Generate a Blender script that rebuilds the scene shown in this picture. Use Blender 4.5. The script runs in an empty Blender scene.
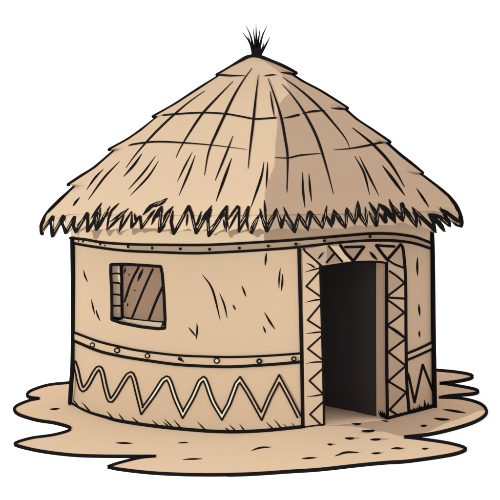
import bpy, math, random
from mathutils import Vector
from mathutils.bvhtree import BVHTree
from mathutils.geometry import delaunay_2d_cdt
random.seed(4)
SC = bpy.context.scene
COL = SC.collection

# ------------------------------------------------------------------ camera
F, PX, PY = 1330.0, 252.0, 180.0          # focal length and principal point, in the 500 px frame
EYE = Vector((0, -14, 2.35))
cam = bpy.data.objects.new('camera', bpy.data.cameras.new('camera'))
COL.objects.link(cam); SC.camera = cam
cam.location = EYE; cam.rotation_euler = (math.pi/2, 0, 0)
cam.data.sensor_width = 36; cam.data.lens = F/500*36
cam.data.shift_x = (250-PX)/500; cam.data.shift_y = (PY-250)/500
cam.data.clip_end = 500
def ray(x, y): return Vector(((x-PX)/F, 1, -(y-PY)/F))
def at_depth(x, y, Y): return EYE + ray(x, y)*(Y-EYE.y)
def on_ground(x, y, z=0.0):
    d = ray(x, y); return EYE + d*((z-EYE.z)/d.z)

# ------------------------------------------------------------------ light
SUN_AZ, SUN_EL = math.radians(56.5), math.radians(3.5)     # from the front towards the left, low
TO_SUN = Vector((-math.sin(SUN_AZ)*math.cos(SUN_EL), -math.cos(SUN_AZ)*math.cos(SUN_EL), math.sin(SUN_EL)))
sun = bpy.data.objects.new('sun', bpy.data.lights.new('sun', 'SUN'))
COL.objects.link(sun); sun.data.energy = 3.4; sun.data.color = (.84, 1, .96); sun.data.angle = math.radians(0.5)
sun.rotation_euler = TO_SUN.to_track_quat('Z', 'Y').to_euler(); sun.location = TO_SUN*20
w = bpy.data.worlds.new('World'); SC.world = w; w.use_nodes = True
w.node_tree.nodes['Background'].inputs[0].default_value = (1, 1, 1, 1)
w.node_tree.nodes['Background'].inputs[1].default_value = 1.35
SC.view_settings.view_transform = 'Standard'; SC.view_settings.look = 'None'
SC.view_settings.exposure = 0; SC.view_settings.gamma = 1
SC.cycles.diffuse_bounces = 3; SC.cycles.max_bounces = 4

# ------------------------------------------------------------------ materials
def toon(name, rgb, cut, grain=0.02, scale=6.0):
    """Poster paint: a toon diffuse surface, lit evenly up to the angle whose cosine is `cut`."""
    m = bpy.data.materials.new(name); m.use_nodes = True
    nt = m.node_tree; nt.nodes.clear()
    out = nt.nodes.new('ShaderNodeOutputMaterial'); b = nt.nodes.new('ShaderNodeBsdfToon')
    b.component = 'DIFFUSE'; b.inputs['Size'].default_value = math.acos(cut)/(math.pi/2)
    b.inputs['Smooth'].default_value = 0.0
    no = nt.nodes.new('ShaderNodeTexNoise'); no.inputs['Scale'].default_value = scale
    no.inputs['Detail'].default_value = 4
    tc = nt.nodes.new('ShaderNodeTexCoord'); nt.links.new(tc.outputs['Object'], no.inputs['Vector'])
    mx = nt.nodes.new('ShaderNodeMix'); mx.data_type = 'RGBA'
    mx.inputs[6].default_value = tuple(c*(1-grain) for c in rgb)+(1,)
    mx.inputs[7].default_value = tuple(min(.97, c*(1+grain)) for c in rgb)+(1,)
    nt.links.new(no.outputs['Fac'], mx.inputs[0]); nt.links.new(mx.outputs[2], b.inputs['Color'])
    nt.links.new(b.outputs[0], out.inputs[0]); m.diffuse_color = tuple(rgb)+(1,)
    return m
def lin(*c): return tuple(((v/255+.055)/1.055)**2.4 if v > 10 else v/255/12.92 for v in c)
def k_(c, f): return tuple(v*f for v in c)
TAN = lin(231, 196, 165)
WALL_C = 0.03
M_WALL  = toon('limewashed_clay', k_(TAN, .57), WALL_C)
M_TH5   = toon('thatch', k_(TAN, .468), .4)
M_TH6   = toon('fringe_straw', k_(TAN, .435), .50)
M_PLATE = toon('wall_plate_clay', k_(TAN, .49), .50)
M_BAND_SHADE  = toon('shaded_clay_band', k_(lin(203, 171, 145), .535), WALL_C)
M_LINTEL_SHADE = toon('lintel_shade_tone', k_(lin(203, 174, 148), .60), WALL_C)
M_JAMBP = toon('umber_painted_panel', k_(lin(207, 176, 149), .60), WALL_C)
M_PALEP = toon('pale_painted_panel', k_(lin(252, 226, 192), .73), WALL_C)
M_CREAM = toon('cream_paint', k_(lin(255, 238, 212), .58), WALL_C)
M_REVL  = toon('pale_brick', k_(lin(228, 203, 178), .84), WALL_C)
M_SILL  = toon('pale_sill', k_(lin(240, 216, 190), .60), WALL_C)
M_BOARD = toon('brown_boards', k_(lin(153, 122, 101), .78), WALL_C)
M_SAND  = toon('sand', k_(TAN, .58), .048)
M_REVEAL = toon('lightened_reveal_clay', k_(lin(228, 196, 168), .92), WALL_C)  # paled to make up for the shade inside the doorway
M_FLOOR = toon('lightened_doorway_floor', k_(lin(252, 218, 188), .74), .048)
M_INK   = toon('black_line_paint', (.0075, .0062, .0065), .05, 0)
M_DARK  = toon('interior_darkness', (.062, .052, .056), .05, 0)
M_PAGE  = toon('white_ground', (.96, .96, .96), .05, 0)

# ------------------------------------------------------------------ mesh collector
class Mesh:
    def __init__(s): s.v = []; s.f = []; s.m = []; s.mats = []
    def mi(s, mat):
        if mat not in s.mats: s.mats.append(mat)
        return s.mats.index(mat)
    def add(s, vs, fs, mat):
        o = len(s.v); s.v += [Vector(v) for v in vs]; k = s.mi(mat)
        for f in fs: s.f.append([i+o for i in f]); s.m.append(k)
    def build(s, name, parent=None, sharp=12):
        me = bpy.data.meshes.new(name); me.from_pydata([tuple(v) for v in s.v], [], s.f)
        for m in s.mats: me.materials.append(m)
        me.polygons.foreach_set('material_index', s.m)
        me.polygons.foreach_set('use_smooth', [True]*len(s.f)); me.update()
        me.set_sharp_from_angle(angle=math.radians(sharp))
        o = bpy.data.objects.new(name, me); COL.objects.link(o)
        if parent: o.parent = parent
        return o

def resample(pts, step=2.0, smooth=True):
    """Catmull-Rom (or linear) resampling of a pixel polyline."""
    out = []
    n = len(pts)
    for i in range(n-1):
        p1, p2 = pts[i], pts[i+1]
        p0 = pts[i-1] if i else (2*p1[0]-p2[0], 2*p1[1]-p2[1])
        p3 = pts[i+2] if i+2 < n else (2*p2[0]-p1[0], 2*p2[1]-p1[1])
        k = max(1, int(math.hypot(p2[0]-p1[0], p2[1]-p1[1])/step))
        for j in range(k):
            t = j/k
            if smooth:
                q = tuple(.5*(2*p1[a]+(p2[a]-p0[a])*t+(2*p0[a]-5*p1[a]+4*p2[a]-p3[a])*t*t+(3*p1[a]-p0[a]-3*p2[a]+p3[a])*t**3) for a in (0, 1))
            else: q = (p1[0]+(p2[0]-p1[0])*t, p1[1]+(p2[1]-p1[1])*t)
            out.append(q)
    out.append(tuple(pts[-1][:2])); return out

def tube(mesh, P, R, mat, n=8, N=None, flat=.22):
    """Round line through 3-D points P with radii R."""
    P = [Vector(p) for p in P]
    if len(P) < 2: return
    vs, fs = [], []
    up = Vector((0.13, -1, 0.21)).normalized()
    T = []
    for i in range(len(P)):
        t = P[min(i+1, len(P)-1)]-P[max(i-1, 0)]
        T.append(t.normalized() if t.length > 1e-9 else Vector((0, 0, 1)))
    rings = [(P[0]-T[0]*R[0]*.7, R[0]*.55, T[0])]+[(P[i], R[i], T[i]) for i in range(len(P))]+[(P[-1]+T[-1]*R[-1]*.7, R[-1]*.55, T[-1])]
    NN = [N[0]]+list(N)+[N[-1]] if N else None
    for i_, (c, r, t) in enumerate(rings):
        if N:      # a low bead of paint: full width as seen, little height
            d = (c-EYE).normalized(); nn = NN[i_]
            a = d.cross(t); a.normalize(); a = a-d*max(-3, min(3, a.dot(nn)/min(-.25, d.dot(nn))))
            b = nn*flat
            if a.cross(b).dot(t) < 0: a = -a
            for k in range(n):
                q = 2*math.pi*k/n; vs.append(c+a*math.cos(q)*r+b*math.sin(q)*r)
            continue
        a = up.cross(t)
        if a.length < .05: a = Vector((1, 0, 0)).cross(t)
        a.normalize(); b = t.cross(a)
        for k in range(n):
            q = 2*math.pi*k/n
            vs.append(c+a*math.cos(q)*r+b*math.sin(q)*r)
    for i in range(len(rings)-1):
        for k in range(n):
            fs.append([i*n+k, i*n+(k+1) % n, (i+1)*n+(k+1) % n, (i+1)*n+k])
    fs.append(list(range(n))[::-1]); fs.append([(len(rings)-1)*n+k for k in range(n)])
    mesh.add(vs, fs, mat)

class Surface:
    """Something a line can be painted on: finds the point of it behind a spot of the drawing."""
    def __init__(s, vs, fs): s.b = BVHTree.FromPolygons([tuple(v) for v in vs], fs)
    def hit(s, x, y, toward=PX):
        for k in range(60):
            xx = x+(toward-x)/max(1, abs(toward-x))*k*.25
            h, n, i, d = s.b.ray_cast(EYE, ray(xx, y).normalized())
            if h:
                if n.dot(h-EYE) > 0: n = -n
                if k:  # beyond the edge: keep the true spot, at the depth of the edge
                    h = at_depth(x, y, h.y)
                return h, n
        return at_depth(x, y, 0), Vector((0, -1, 0))

INK = 1.0
def widths(w, n, taper):
    out = []
    for i in range(n):
        t = i/max(1, n-1)
        k = 1.0
        if taper == 'b': k = .22+.78*min(1, 2.6*min(t, 1-t))**.8
        elif taper == 's': k = .25+.75*min(1, t*1.8)
        elif taper == 'e': k = .25+.75*min(1, (1-t)*1.8)
        elif taper == 't': k = .14+.86*t
        out.append(w*k)
    return out
def stroke(mesh, surf, pts, w=2.0, taper='b', smooth=True, mat=None, lift=0.0):
    q = resample(pts, 2.0, smooth)
    if len(q) < 3: q = resample(pts, .6, smooth)
    W = widths(w, len(q), taper); P, R, NL = [], [], []
    for (x, y), ww in zip(q, W):
        h, n = surf.hit(x, y)
        NL.append(n); P.append(h+n*(lift+.001)); R.append(max(.0018, INK*ww*.5*(h.y-EYE.y)/F))
    tube(mesh, P, R, mat or M_INK, 8, NL)
def zigzag(mesh, surf, pts, w=3.0, lift=0.0):
    for a, b in zip(pts[:-1], pts[1:]): stroke(mesh, surf, [a, b], w, '0', False, lift=lift)
def Z(ox, oy, s, pts): return [(ox+x/s, oy+y/s) for x, y in pts]

def inside(p, poly):
    c = False; n = len(poly)
    for i in range(n):
        a, b = poly[i], poly[i-1]
        if (a[1] > p[1]) != (b[1] > p[1]) and p[0] < (b[0]-a[0])*(p[1]-a[1])/(b[1]-a[1])+a[0]: c = not c
    return c
def densify(poly, step):
    out = []
    for i in range(len(poly)):
        a, b = poly[i], poly[(i+1) % len(poly)]
        k = max(1, int(math.hypot(b[0]-a[0], b[1]-a[1])/step))
        out += [(a[0]+(b[0]-a[0])*j/k, a[1]+(b[1]-a[1])*j/k) for j in range(k)]
    return out
def triangulate(outer, holes=(), grid=None):
    """CDT of a polygon with holes and inner points -> (verts2d, tris, boundary count)."""
    vs = [Vector(p) for p in outer]; ed = [(i, (i+1) % len(outer)) for i in range(len(outer))]
    for h in holes:
        o = len(vs); vs += [Vector(p) for p in h]; ed += [(o+i, o+(i+1) % len(h)) for i in range(len(h))]
    for g in grid or []:
        if inside(g, outer) and not any(inside(g, h) for h in holes): vs.append(Vector(g))
    v, e, f, *_ = delaunay_2d_cdt(vs, ed, [], 0, 1e-7)
    tris = []
    for t in f:
        c = sum((v[i] for i in t), Vector((0, 0)))/len(t)
        if inside(c, outer) and not any(inside(c, h) for h in holes): tris.append(list(t))
    return v, tris
def patch(mesh, surf, poly, mat, lift=.006, step=3.0, depth=.012):
    """A raised coat of paint or clay: a drawn outline laid on a surface, with a real edge."""
    poly = densify(poly, step)
    x0, x1 = min(p[0] for p in poly), max(p[0] for p in poly); y0, y1 = min(p[1] for p in poly), max(p[1] for p in poly)
    grid = [(x0+i*step+.37, y0+j*step+.41) for i in range(int((x1-x0)/step)+1) for j in range(int((y1-y0)/step)+1)]
    grid = [g for g in grid if min((g[0]-p[0])**2+(g[1]-p[1])**2 for p in poly) > (step*.45)**2] if len(poly) < 400 else grid
    v, tris = triangulate(poly, (), grid)
    H = [surf.hit(q[0], q[1]) for q in v]
    top = [h+n*(lift(q[0], q[1]) if callable(lift) else lift) for (h, n), q in zip(H, v)]
    fs = []
    for t in tris:
        a, b, c = (top[i] for i in t[:3])
        fs.append(t if (b-a).cross(c-a).dot(a-EYE) < 0 else t[::-1])
    mesh.add(top, fs, mat)
    n = len(poly)
    rim = top[:n]+[H[i][0]-H[i][1]*depth for i in range(n)]
    mesh.add(rim, [[i, (i+1) % n, n+(i+1) % n, n+i] for i in range(n)], mat)

# ------------------------------------------------------------------ wall plan, read off the foot of the wall
foot_left = resample([(69.4, 403.8), (77.8, 408.8), (89, 413.8), (105, 418.6), (119, 422.4), (151, 427.2), (183, 430.6), (215, 433), (244, 434.4), (272, 434.4), (301, 432.8)], 3)
plan = [on_ground(*p).to_2d() for p in foot_left]
def seg(a, b, n):
    A, B = on_ground(*a).to_2d(), on_ground(*b).to_2d()
    return [A+(B-A)*i/n for i in range(1, n+1)]
plan += seg((301, 432.8), (324, 430.8), 4)+seg((324, 430.8), (387, 422.5), 8)+seg((387, 422.5), (434.3, 408.6), 8)
NF = len(plan)                                  # the part of the plan that the drawing shows
back = []
a0 = math.atan2(plan[-1].y, plan[-1].x); a1 = math.atan2(plan[0].y, plan[0].x)+2*math.pi
if a1-a0 > 2*math.pi: a1 -= 2*math.pi
for i in range(1, 40):
    t = i/40; a = a0+(a1-a0)*t; r = plan[-1].length*(1-t)+plan[0].length*t
    r *= 1-.05*math.sin(math.pi*t)**.6
    back.append(Vector((math.cos(a)*r, math.sin(a)*r)))
plan += back
S = [0.0]
for i in range(1, len(plan)+1): S.append(S[-1]+(plan[i % len(plan)]-plan[i-1]).length)
ZTOP = 2.02
def wall_f(x, z):                                # the wall leans in a little on the left
    k = .009+.013*min(1, max(0, z)/.4)
    return 1-k*min(1, max(0, -x)/.9)
def wall_pt(s, z, inset=0.0):
    s = max(0, min(S[-1]-1e-6, s))
    i = max(k for k in range(len(S)) if S[k] <= s+1e-9); i = min(i, len(plan)-1)
    a, b = plan[i], plan[(i+1) % len(plan)]; t = (s-S[i])/(S[i+1]-S[i]); p = a+(b-a)*t
    f = wall_f(p.x, z)
    if inset: p = p*(1-inset/p.length)
    return Vector((p.x*f, p.y, z))
def wall_surface(inset=0.0, n0=0.0, n1=2.4):
    zs = [-.1+i*.1 for i in range(26)]; vs, fs = [], []; n = len(plan)
    for z in zs: vs += [wall_pt(S[i], z, inset) for i in range(n)]
    for j in range(len(zs)-1):
        for i in range(n): fs.append([j*n+i, j*n+(i+1) % n, (j+1)*n+(i+1) % n, (j+1)*n+i])
    return Surface(vs, fs)
WALL = wall_surface()
def wall_sz(x, y):
    h, _ = WALL.hit(x, y); best = None
    for i in range(NF-1):
        a, b = plan[i], plan[i+1]; p = h.to_2d(); d = b-a
        if h.x < 0: p.x /= wall_f(h.x, h.z)
        t = max(0, min(1, (p-a).dot(d)/d.dot(d))); e = (a+d*t-p).length
        if best is None or e < best[0]: best = (e, S[i]+t*d.length)
    return (best[1], h.z)

# low swell added to shade the sand before the door and along the right-hand side, its far slope falling away from the low sun
hol = [tuple(on_ground(*p).to_2d()) for p in [(323, 431.6), (347, 430.6), (365, 431.6), (385, 434), (404, 437), (428, 431.5), (444, 424), (460, 418.5), (473, 413.5), (480, 408), (482, 403), (476, 399), (455, 393), (440, 392), (436, 408), (387, 420), (340, 410), (324, 407)]]
hol = [tuple(q) for q in resample(hol[:13], .06)]+hol[13:]
dirs = Vector((math.sin(SUN_AZ), math.cos(SUN_AZ)))
def crossings(x, y):
    """distances, forward along the sun's direction, at which the line from (x, y) crosses the slope's edge"""
    out = []; dx, dy = dirs
    for i in range(len(hol)):
        a, b = hol[i], hol[i-1]; ex, ey = b[0]-a[0], b[1]-a[1]; den = dx*ey-dy*ex
        if abs(den) < 1e-9: continue
        t = ((a[0]-x)*ey-(a[1]-y)*ex)/den; u = ((a[0]-x)*dy-(a[1]-y)*dx)/den
        if t > 0 and 0 <= u < 1: out.append(t)
    return sorted(out)
def swell(x, y):
    if x < -.9: return 0.0
    c = crossings(x, y)
    if inside((x, y), hol): c = [0.0]+c
    if len(c) < 2: return 0.0
    L = sum(c[i+1]-c[i] for i in range(0, len(c)-1, 2))
    return .026*L*max(0.0, 1-c[0]/1.3)

# openings
door_px = [(324.3, 433), (323.6, 410), (322, 335), (320.6, 266.8), (332, 264.8), (345, 263), (360, 261.6), (386, 262.4), (386, 335), (386.3, 426)]
door = [wall_sz(*p) for p in door_px]
door[0] = (door[0][0], -.06); door[-1] = (door[-1][0], -.06)
win_out = Z(100, 255, 6.25, [(68, 60), (140, 57), (250, 63), (380, 72), (390, 120), (400, 250), (407, 400), (404, 458), (360, 461), (250, 448), (130, 424), (74, 404), (75, 330), (72, 200), (67, 110)])
win_in = Z(100, 255, 6.25, [(145, 66), (178, 66), (252, 72), (376, 80), (386, 120), (392, 250), (396, 380), (397, 422), (355, 420), (250, 410), (185, 402), (148, 394), (146, 330), (145, 200), (145, 110)])
win = [wall_sz(*p) for p in win_out]

# ------------------------------------------------------------------ the hut
hut = bpy.data.objects.new('hut', None); COL.objects.link(hut)
hut['label'] = 'round tan clay hut with a shaggy conical thatched roof, square window and dark open doorway'
hut['category'] = 'hut'

# wall ----------------------------------------------------------------
wm = Mesh()
sE = S[-1]
outer = [(0, -.05)]+[(S[i], -.05) for i in range(1, len(plan))]+[(sE, -.05), (sE, ZTOP)]+[(S[i], ZTOP) for i in range(len(plan)-1, 0, -1)]+[(0, ZTOP)]
dr = [(door[0][0], -.045)]+door[1:-1]+[(door[-1][0], -.045)]
dr = densify(dr, .08); wn = densify(win, .05)
grid = [(S[i]+1e-4*j, -.05+(ZTOP+.05)*j/22) for i in range(1, len(plan)) for j in range(1, 22)]
v, tris = triangulate(outer, (dr, wn), grid)
W3 = [wall_pt(p[0], p[1]) for p in v]
fs = []
for t in tris:
    a, b, c = (W3[i] for i in t[:3]); n = (b-a).cross(c-a); m = (a+b+c)/3
    fs.append(t if n.x*m.x+n.y*m.y > 0 else t[::-1])
wm.add(W3, fs, M_WALL)
# short brush marks, foot hatching and the outline of the wall
for p in ([(93, 225), (99, 252), (113, 285)], [(132, 372), (141, 415), (149, 447)], [(155, 422), (163, 452), (176, 480)]):
    stroke(wm, WALL, Z(65, 225, 5, p), 1.7)
for p, ww in (([(93, 102), (135, 165), (168, 293)], 2.1), ([(165, 180), (185, 230), (197, 285)], 1.8), ([(220, 228), (232, 250)], 1.9), ([(257, 148), (266, 170), (275, 195)], 1.9),
              ([(360, 12), (357, 40), (355, 65)], 2.2), ([(418, 75), (413, 120), (412, 160)], 1.7), ([(427, 100), (426, 135), (422, 170)], 1.9), ([(352, 260), (372, 295), (395, 330)], 2.1),
              ([(347, 318), (357, 347)], 1.9), ([(35, 322), (52, 342), (68, 362)], 1.7), ([(70, 305), (72, 330), (68, 372)], 1.9)):
    stroke(wm, WALL, Z(180, 250, 4.167, p), ww)
for p in ([(262, 112), (261, 160), (263, 205)], [(269, 345), (271, 375), (274, 405)], [(271, 478), (272, 495), (272, 512)]):
    stroke(wm, WALL, Z(365, 235, 5, p), 2.3)
H1 = Z(65, 340, 6.25, [(50, 370), (80, 412), (105, 387), (155, 445), (262, 445), (300, 490), (335, 460), (365, 500)])
H2 = Z(140, 350, 5.555, [(68, 390), (105, 425), (130, 400), (165, 430), (135, 383), (185, 432), (188, 388), (230, 437), (318, 398), (365, 447), (475, 432), (500, 452)])
H3 = Z(220, 350, 5.555, [(28, 433), (60, 455), (52, 415), (95, 457), (108, 410), (142, 457), (240, 440), (305, 455), (255, 400), (310, 453), (300, 385), (355, 453), (308, 430), (322, 445), (352, 412), (400, 452), (397, 405), (440, 452)])
H4 = [(132, 417), (139, 423.5), (413.5, 413), (413.6, 411)]
for H in (H1, H2, H3, H4[:2]):
    for i in range(0, len(H), 2): stroke(wm, WALL, [H[i], H[i+1]], 1.5, 's')
def at_list(mesh, pts, w, taper='0', mat=None, step=3):
    """pts: (x, y, depth) - an outline in space."""
    q = resample([(p[0], p[1]) for p in pts], step); n = len(q)
    tot = [0]
    for a, b in zip(pts[:-1], pts[1:]): tot.append(tot[-1]+math.hypot(a[0]-b[0], a[1]-b[1]))
    acc = [0]
    for a, b in zip(q[:-1], q[1:]): acc.append(acc[-1]+math.hypot(a[0]-b[0], a[1]-b[1]))
    P, R = [], []
    for (x, y), s, ww in zip(q, acc, widths(w, n, taper)):
        s = s/acc[-1]*tot[-1]; i = max(k for k in range(len(tot)-1) if tot[k] <= s+1e-6)
        t = (s-tot[i])/(tot[i+1]-tot[i]); Y = pts[i][2]*(1-t)+pts[i+1][2]*t
        P.append(at_depth(x, y, Y)); R.append(1.17*ww/2*(Y-EYE.y)/F)
    tube(mesh, P, R, mat or M_INK)
at_list(wm, [(72.3, 238, -.1), (73.0, 300, -.1), (72.6, 360, -.1), (71.1, 385, -.18), (70.0, 403.5, -.12)], 3.8)
at_list(wm, [(431.8, 228, -.39), (432.8, 260, -.39), (433.5, 325, -.39), (434.4, 385, -.38), (434.8, 407.8, -.36)], 4.2)
q = foot_left; P = [wall_pt(S[i], .012+swell(plan[i].x, plan[i].y)) for i in range(NF)]
kA = min(range(NF), key=lambda i: (plan[i]-on_ground(301, 432.8).to_2d()).length)
tube(wm, P[:kA+1], [(1.2+.9*min(1, i/(kA*.25)))*12.6/F for i in range(kA+1)], M_INK)
kB = min(range(NF), key=lambda i: (plan[i]-on_ground(387, 422.5).to_2d()).length)
kC = min(range(NF), key=lambda i: (plan[i]-on_ground(324, 430.8).to_2d()).length)
tube(wm, P[kA:kC+1], [1.6*12.5/F]*(kC-kA+1), M_INK)
tube(wm, P[kB:NF], [2.3*13/F]*(NF-kB), M_INK)
tube(wm, [on_ground(364, 416.6, .016), on_ground(377, 420.2, .016), on_ground(387, 423.2, .016)], [.004, .02, .022], M_INK)
tube(wm, [on_ground(316, 431.3, .006), on_ground(325, 430.9, .006), on_ground(336, 430.1, .006), on_ground(348, 430.4, .006)], [.014, .013, .011, .003], M_INK)
zigzag(wm, WALL, Z(365, 325, 4.545, [(190, 212), (199, 232), (225, 352), (262, 180), (306, 296)]), 2.5)
wall = wm.build('wall', hut)

# wall plate under the eaves, and the two bands -------------------------
up_top = [(71, 238), (85, 239.4), (105, 242.6), (135, 244.4), (165, 244.8), (195, 245), (215, 244.6), (235, 243.6), (257, 242.3), (285, 240.6), (317, 238), (345, 235.6), (370, 233.6), (390, 233.8), (405, 235.4), (416, 237.6), (429.5, 242.6)]
up_bot = [(72, 242.8), (95, 246.8), (125, 250.6), (160, 252.2), (196, 253.2), (235, 251.6), (275, 249), (298, 247), (317, 244.8), (345, 242), (370, 240.4), (390, 240.4), (405, 241.8), (416, 244), (429.5, 248.4)]
lo_top = [(75, 332.5), (99, 341.3), (120, 346.5), (140, 350.6), (176, 355), (205, 356.4), (230, 356.9), (256, 356.2), (280, 354.8), (300.5, 353.2)]
lo_bot = [(75, 340.8), (99, 350.7), (120, 355.8), (140, 359.2), (176, 364.2), (205, 366), (230, 366.6), (256, 365.3), (280, 363.6), (300.5, 361.7)]
def between(a, b, x0=None, x1=None):
    A = [p for p in resample(a, 3) if (x0 is None or p[0] >= x0) and (x1 is None or p[0] <= x1)]
    B = [p for p in resample(b, 3) if (x0 is None or p[0] >= x0) and (x1 is None or p[0] <= x1)]
    return A+B[::-1]
def ring_back(mesh, z0a, z1a, z0b, z1b, mat, lift):
    n = len(plan)-NF+2; vs, fs = [], []
    for i in range(n):
        t = i/(n-1); s_ = S[NF-1+i] if NF-1+i < len(S) else S[-1]
        if i == n-1: s_ = S[-1]-.02
        for zq in (z0a*(1-t)+z0b*t, z1a*(1-t)+z1b*t):
            p = wall_pt(s_, zq); d = Vector((p.x, p.y, 0)).normalized()
            vs += [p+d*lift*min(1, 4*(1-t), 5*t), p-d*.01]
    for i in range(n-1):
        k = 4*i
        fs += [[k, k+4, k+6, k+2], [k+2, k+6, k+7, k+3], [k, k+1, k+5, k+4]]
    mesh.add(vs, fs, mat)
def zz(x, y): return WALL.hit(x, y)[0].z
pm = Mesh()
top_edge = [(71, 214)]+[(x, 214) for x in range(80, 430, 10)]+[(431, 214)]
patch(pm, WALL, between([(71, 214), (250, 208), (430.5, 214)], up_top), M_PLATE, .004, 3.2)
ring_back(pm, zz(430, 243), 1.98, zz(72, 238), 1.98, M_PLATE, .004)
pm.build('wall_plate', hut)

bm = Mesh()
patch(bm, WALL, between(up_top, up_bot, 127, 431), M_BAND_SHADE, .010, 3)  # shade on the band painted as a darker tone, left end kept light
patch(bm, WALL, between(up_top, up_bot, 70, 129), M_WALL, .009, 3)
ring_back(bm, zz(430, 248.4), zz(430, 243), zz(72, 242.8), zz(72, 238), M_BAND_SHADE, .010)
stroke(bm, WALL, up_top, 2.7, '0', lift=.0105); stroke(bm, WALL, up_bot, 2.7, '0', lift=.0105)
upper = bm.build('upper_band', hut)
def dot(parent, x, y, r=1.25, mat=None, name='peg'):
    m = Mesh(); h, n = WALL.hit(x, y); R = r*(h.y-EYE.y)/F
    a = n.cross(Vector((0, 0, 1))).normalized(); b = n.cross(a)
    vs, fs = [], []; K = 12
    for rr, l in ((1, .004), (1, .016), (.55, .022)):
        vs += [h+n*l+(a*math.cos(2*math.pi*k/K)+b*math.sin(2*math.pi*k/K))*R*rr for k in range(K)]
    for j in range(2):
        for k in range(K): fs.append([j*K+k, j*K+(k+1) % K, (j+1)*K+(k+1) % K, (j+1)*K+k])
    fs.append([2*K+k for k in range(K)])
    m.add(vs, fs, mat or M_INK); return m.build(name, parent)
for x, y, r in ((80, 241, .9), (84.2, 241.5, 1.25), (101.4, 243.9, 1.6), (106, 245.4, .7), (129, 246.6, 1.6), (153, 248, 1.5), (181, 248.8, 1.5), (210, 249.2, 1.5),
                (239.5, 248, 1.5), (268, 246, 1.4), (295.4, 244, 1.6), (323.8, 240.8, 1.6), (369.3, 236.6, 1.6)):
    dot(upper, x, y, r)
bm = Mesh()
patch(bm, WALL, between(lo_top, lo_bot, None, 301), M_WALL, .009, 3)
ring_back(bm, zz(431, 348.7), zz(431, 342), zz(75, 340.8), zz(75, 332.5), M_WALL, .009)
stroke(bm, WALL, lo_top, 2.3, '0', lift=.0105); stroke(bm, WALL, lo_bot, 3.0, '0', lift=.0105)
patch(bm, WALL, [(406.5, 353.4), (419, 348.3), (431.5, 342.3), (431.5, 348.9), (419, 354.6), (406.5, 360)], M_WALL, .009, 3)
stroke(bm, WALL, [(406.5, 353.4), (419, 348.3), (431.5, 342.3)], 2.5, '0', lift=.008); stroke(bm, WALL, [(406.5, 360), (419, 354.6), (431.5, 348.9)], 2.5, '0', lift=.008)
lower = bm.build('lower_band', hut)
def ring_peg(x, y, r, w=1.3, fill=None):
    m = Mesh(); q = [(x+math.cos(i*math.pi/8)*r, y+math.sin(i*math.pi/8)*r*.98) for i in range(17)]
    h, n = WALL.hit(x, y)
    P = [WALL.hit(*p)[0]+n*.014 for p in q]
    tube(m, P, [w/2*(h.y-EYE.y)/F]*17, M_INK, 6)
    c = h+n*.013
    m.add([c]+[p for p in P[:-1]], [[0, i+1, (i+1) % 16+1] for i in range(16)], fill or M_WALL)
    m.build('peg', lower)
for x, y, r, ww in ((93.6, 344.9, 2.1, 1.3), (118.3, 350.2, 2.4, 1.6), (148.3, 355.6, 2.2, 1.3), (217.2, 360.5, 2.5, 1.4), (259.2, 361, 2.1, 1.7), (293.3, 358.7, 2.0, 1.5)):
    ring_peg(x, y, r, ww, M_CREAM if x in (217.2, 293.3) else None)
m = Mesh(); stroke(m, WALL, [(179.6, 358.3), (181.6, 359.3)], 3.2, '0', lift=.012); stroke(m, WALL, [(181.5, 359), (184.6, 362.2)], 1.8, 'e', lift=.012); m.build('peg', lower)

# painted zigzag -------------------------------------------------------
zc = [(74.2, 361.5), (77.2, 370), (80, 383), (83.2, 389.6), (88, 385), (95.5, 371.5), (99.4, 368), (102.4, 372), (106, 388), (110, 400), (114.5, 397), (123, 383), (128, 375.4), (131, 373.8), (134, 378), (139, 398), (142.2, 410.5),
      (153, 396), (163, 380.5), (166.7, 378), (170, 381.5), (176, 399), (183, 414.5), (193, 397), (200, 381.5), (203.6, 378.6), (206.5, 383), (213, 401), (222, 416.5), (229, 404), (236.5, 384), (240, 379.6), (248, 392), (261.4, 416.2), (270, 396), (279, 378.4), (289, 397), (299, 416.8)]
def offset(pts, d):
    out = []
    for i, p in enumerate(pts):
        a = pts[max(0, i-1)]; b = pts[min(len(pts)-1, i+1)]
        def nrm(u, v):
            L = math.hypot(v[0]-u[0], v[1]-u[1]); return (-(v[1]-u[1])/L, (v[0]-u[0])/L)
        n1 = nrm(a, p) if i else nrm(p, b); n2 = nrm(p, b) if i < len(pts)-1 else n1
        m = (n1[0]+n2[0], n1[1]+n2[1]); L = math.hypot(*m); m = (m[0]/L, m[1]/L)
        k = min(2.6, 1/max(.2, m[0]*n1[0]+m[1]*n1[1]))
        out.append((p[0]+m[0]*d*k, p[1]+m[1]*d*k))
    return out
zc = resample(zc[:17], 2.4)[:-1]+resample(zc[16:23], 2.4)[:-1]+resample(zc[22:29], 2.4)[:-1]+zc[28:]
zm = Mesh()
OA, OB = offset(zc, 1.75), offset(zc, -1.75)
for i in range(len(zc)-1):
    mat = M_CREAM if 150 < (zc[i][0]+zc[i+1][0])/2 < 242 else M_WALL
    patch(zm, WALL, [OA[i], OA[i+1], OB[i+1], OB[i]], mat, .0045+.0004*(i % 2), 4, .004)
for o in (OA, OB):
    for a, b in zip(o[:-1], o[1:]): stroke(zm, WALL, [a, b], 1.75, '0', False, lift=.0045)
zm.build('zigzag_trim', hut)

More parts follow.
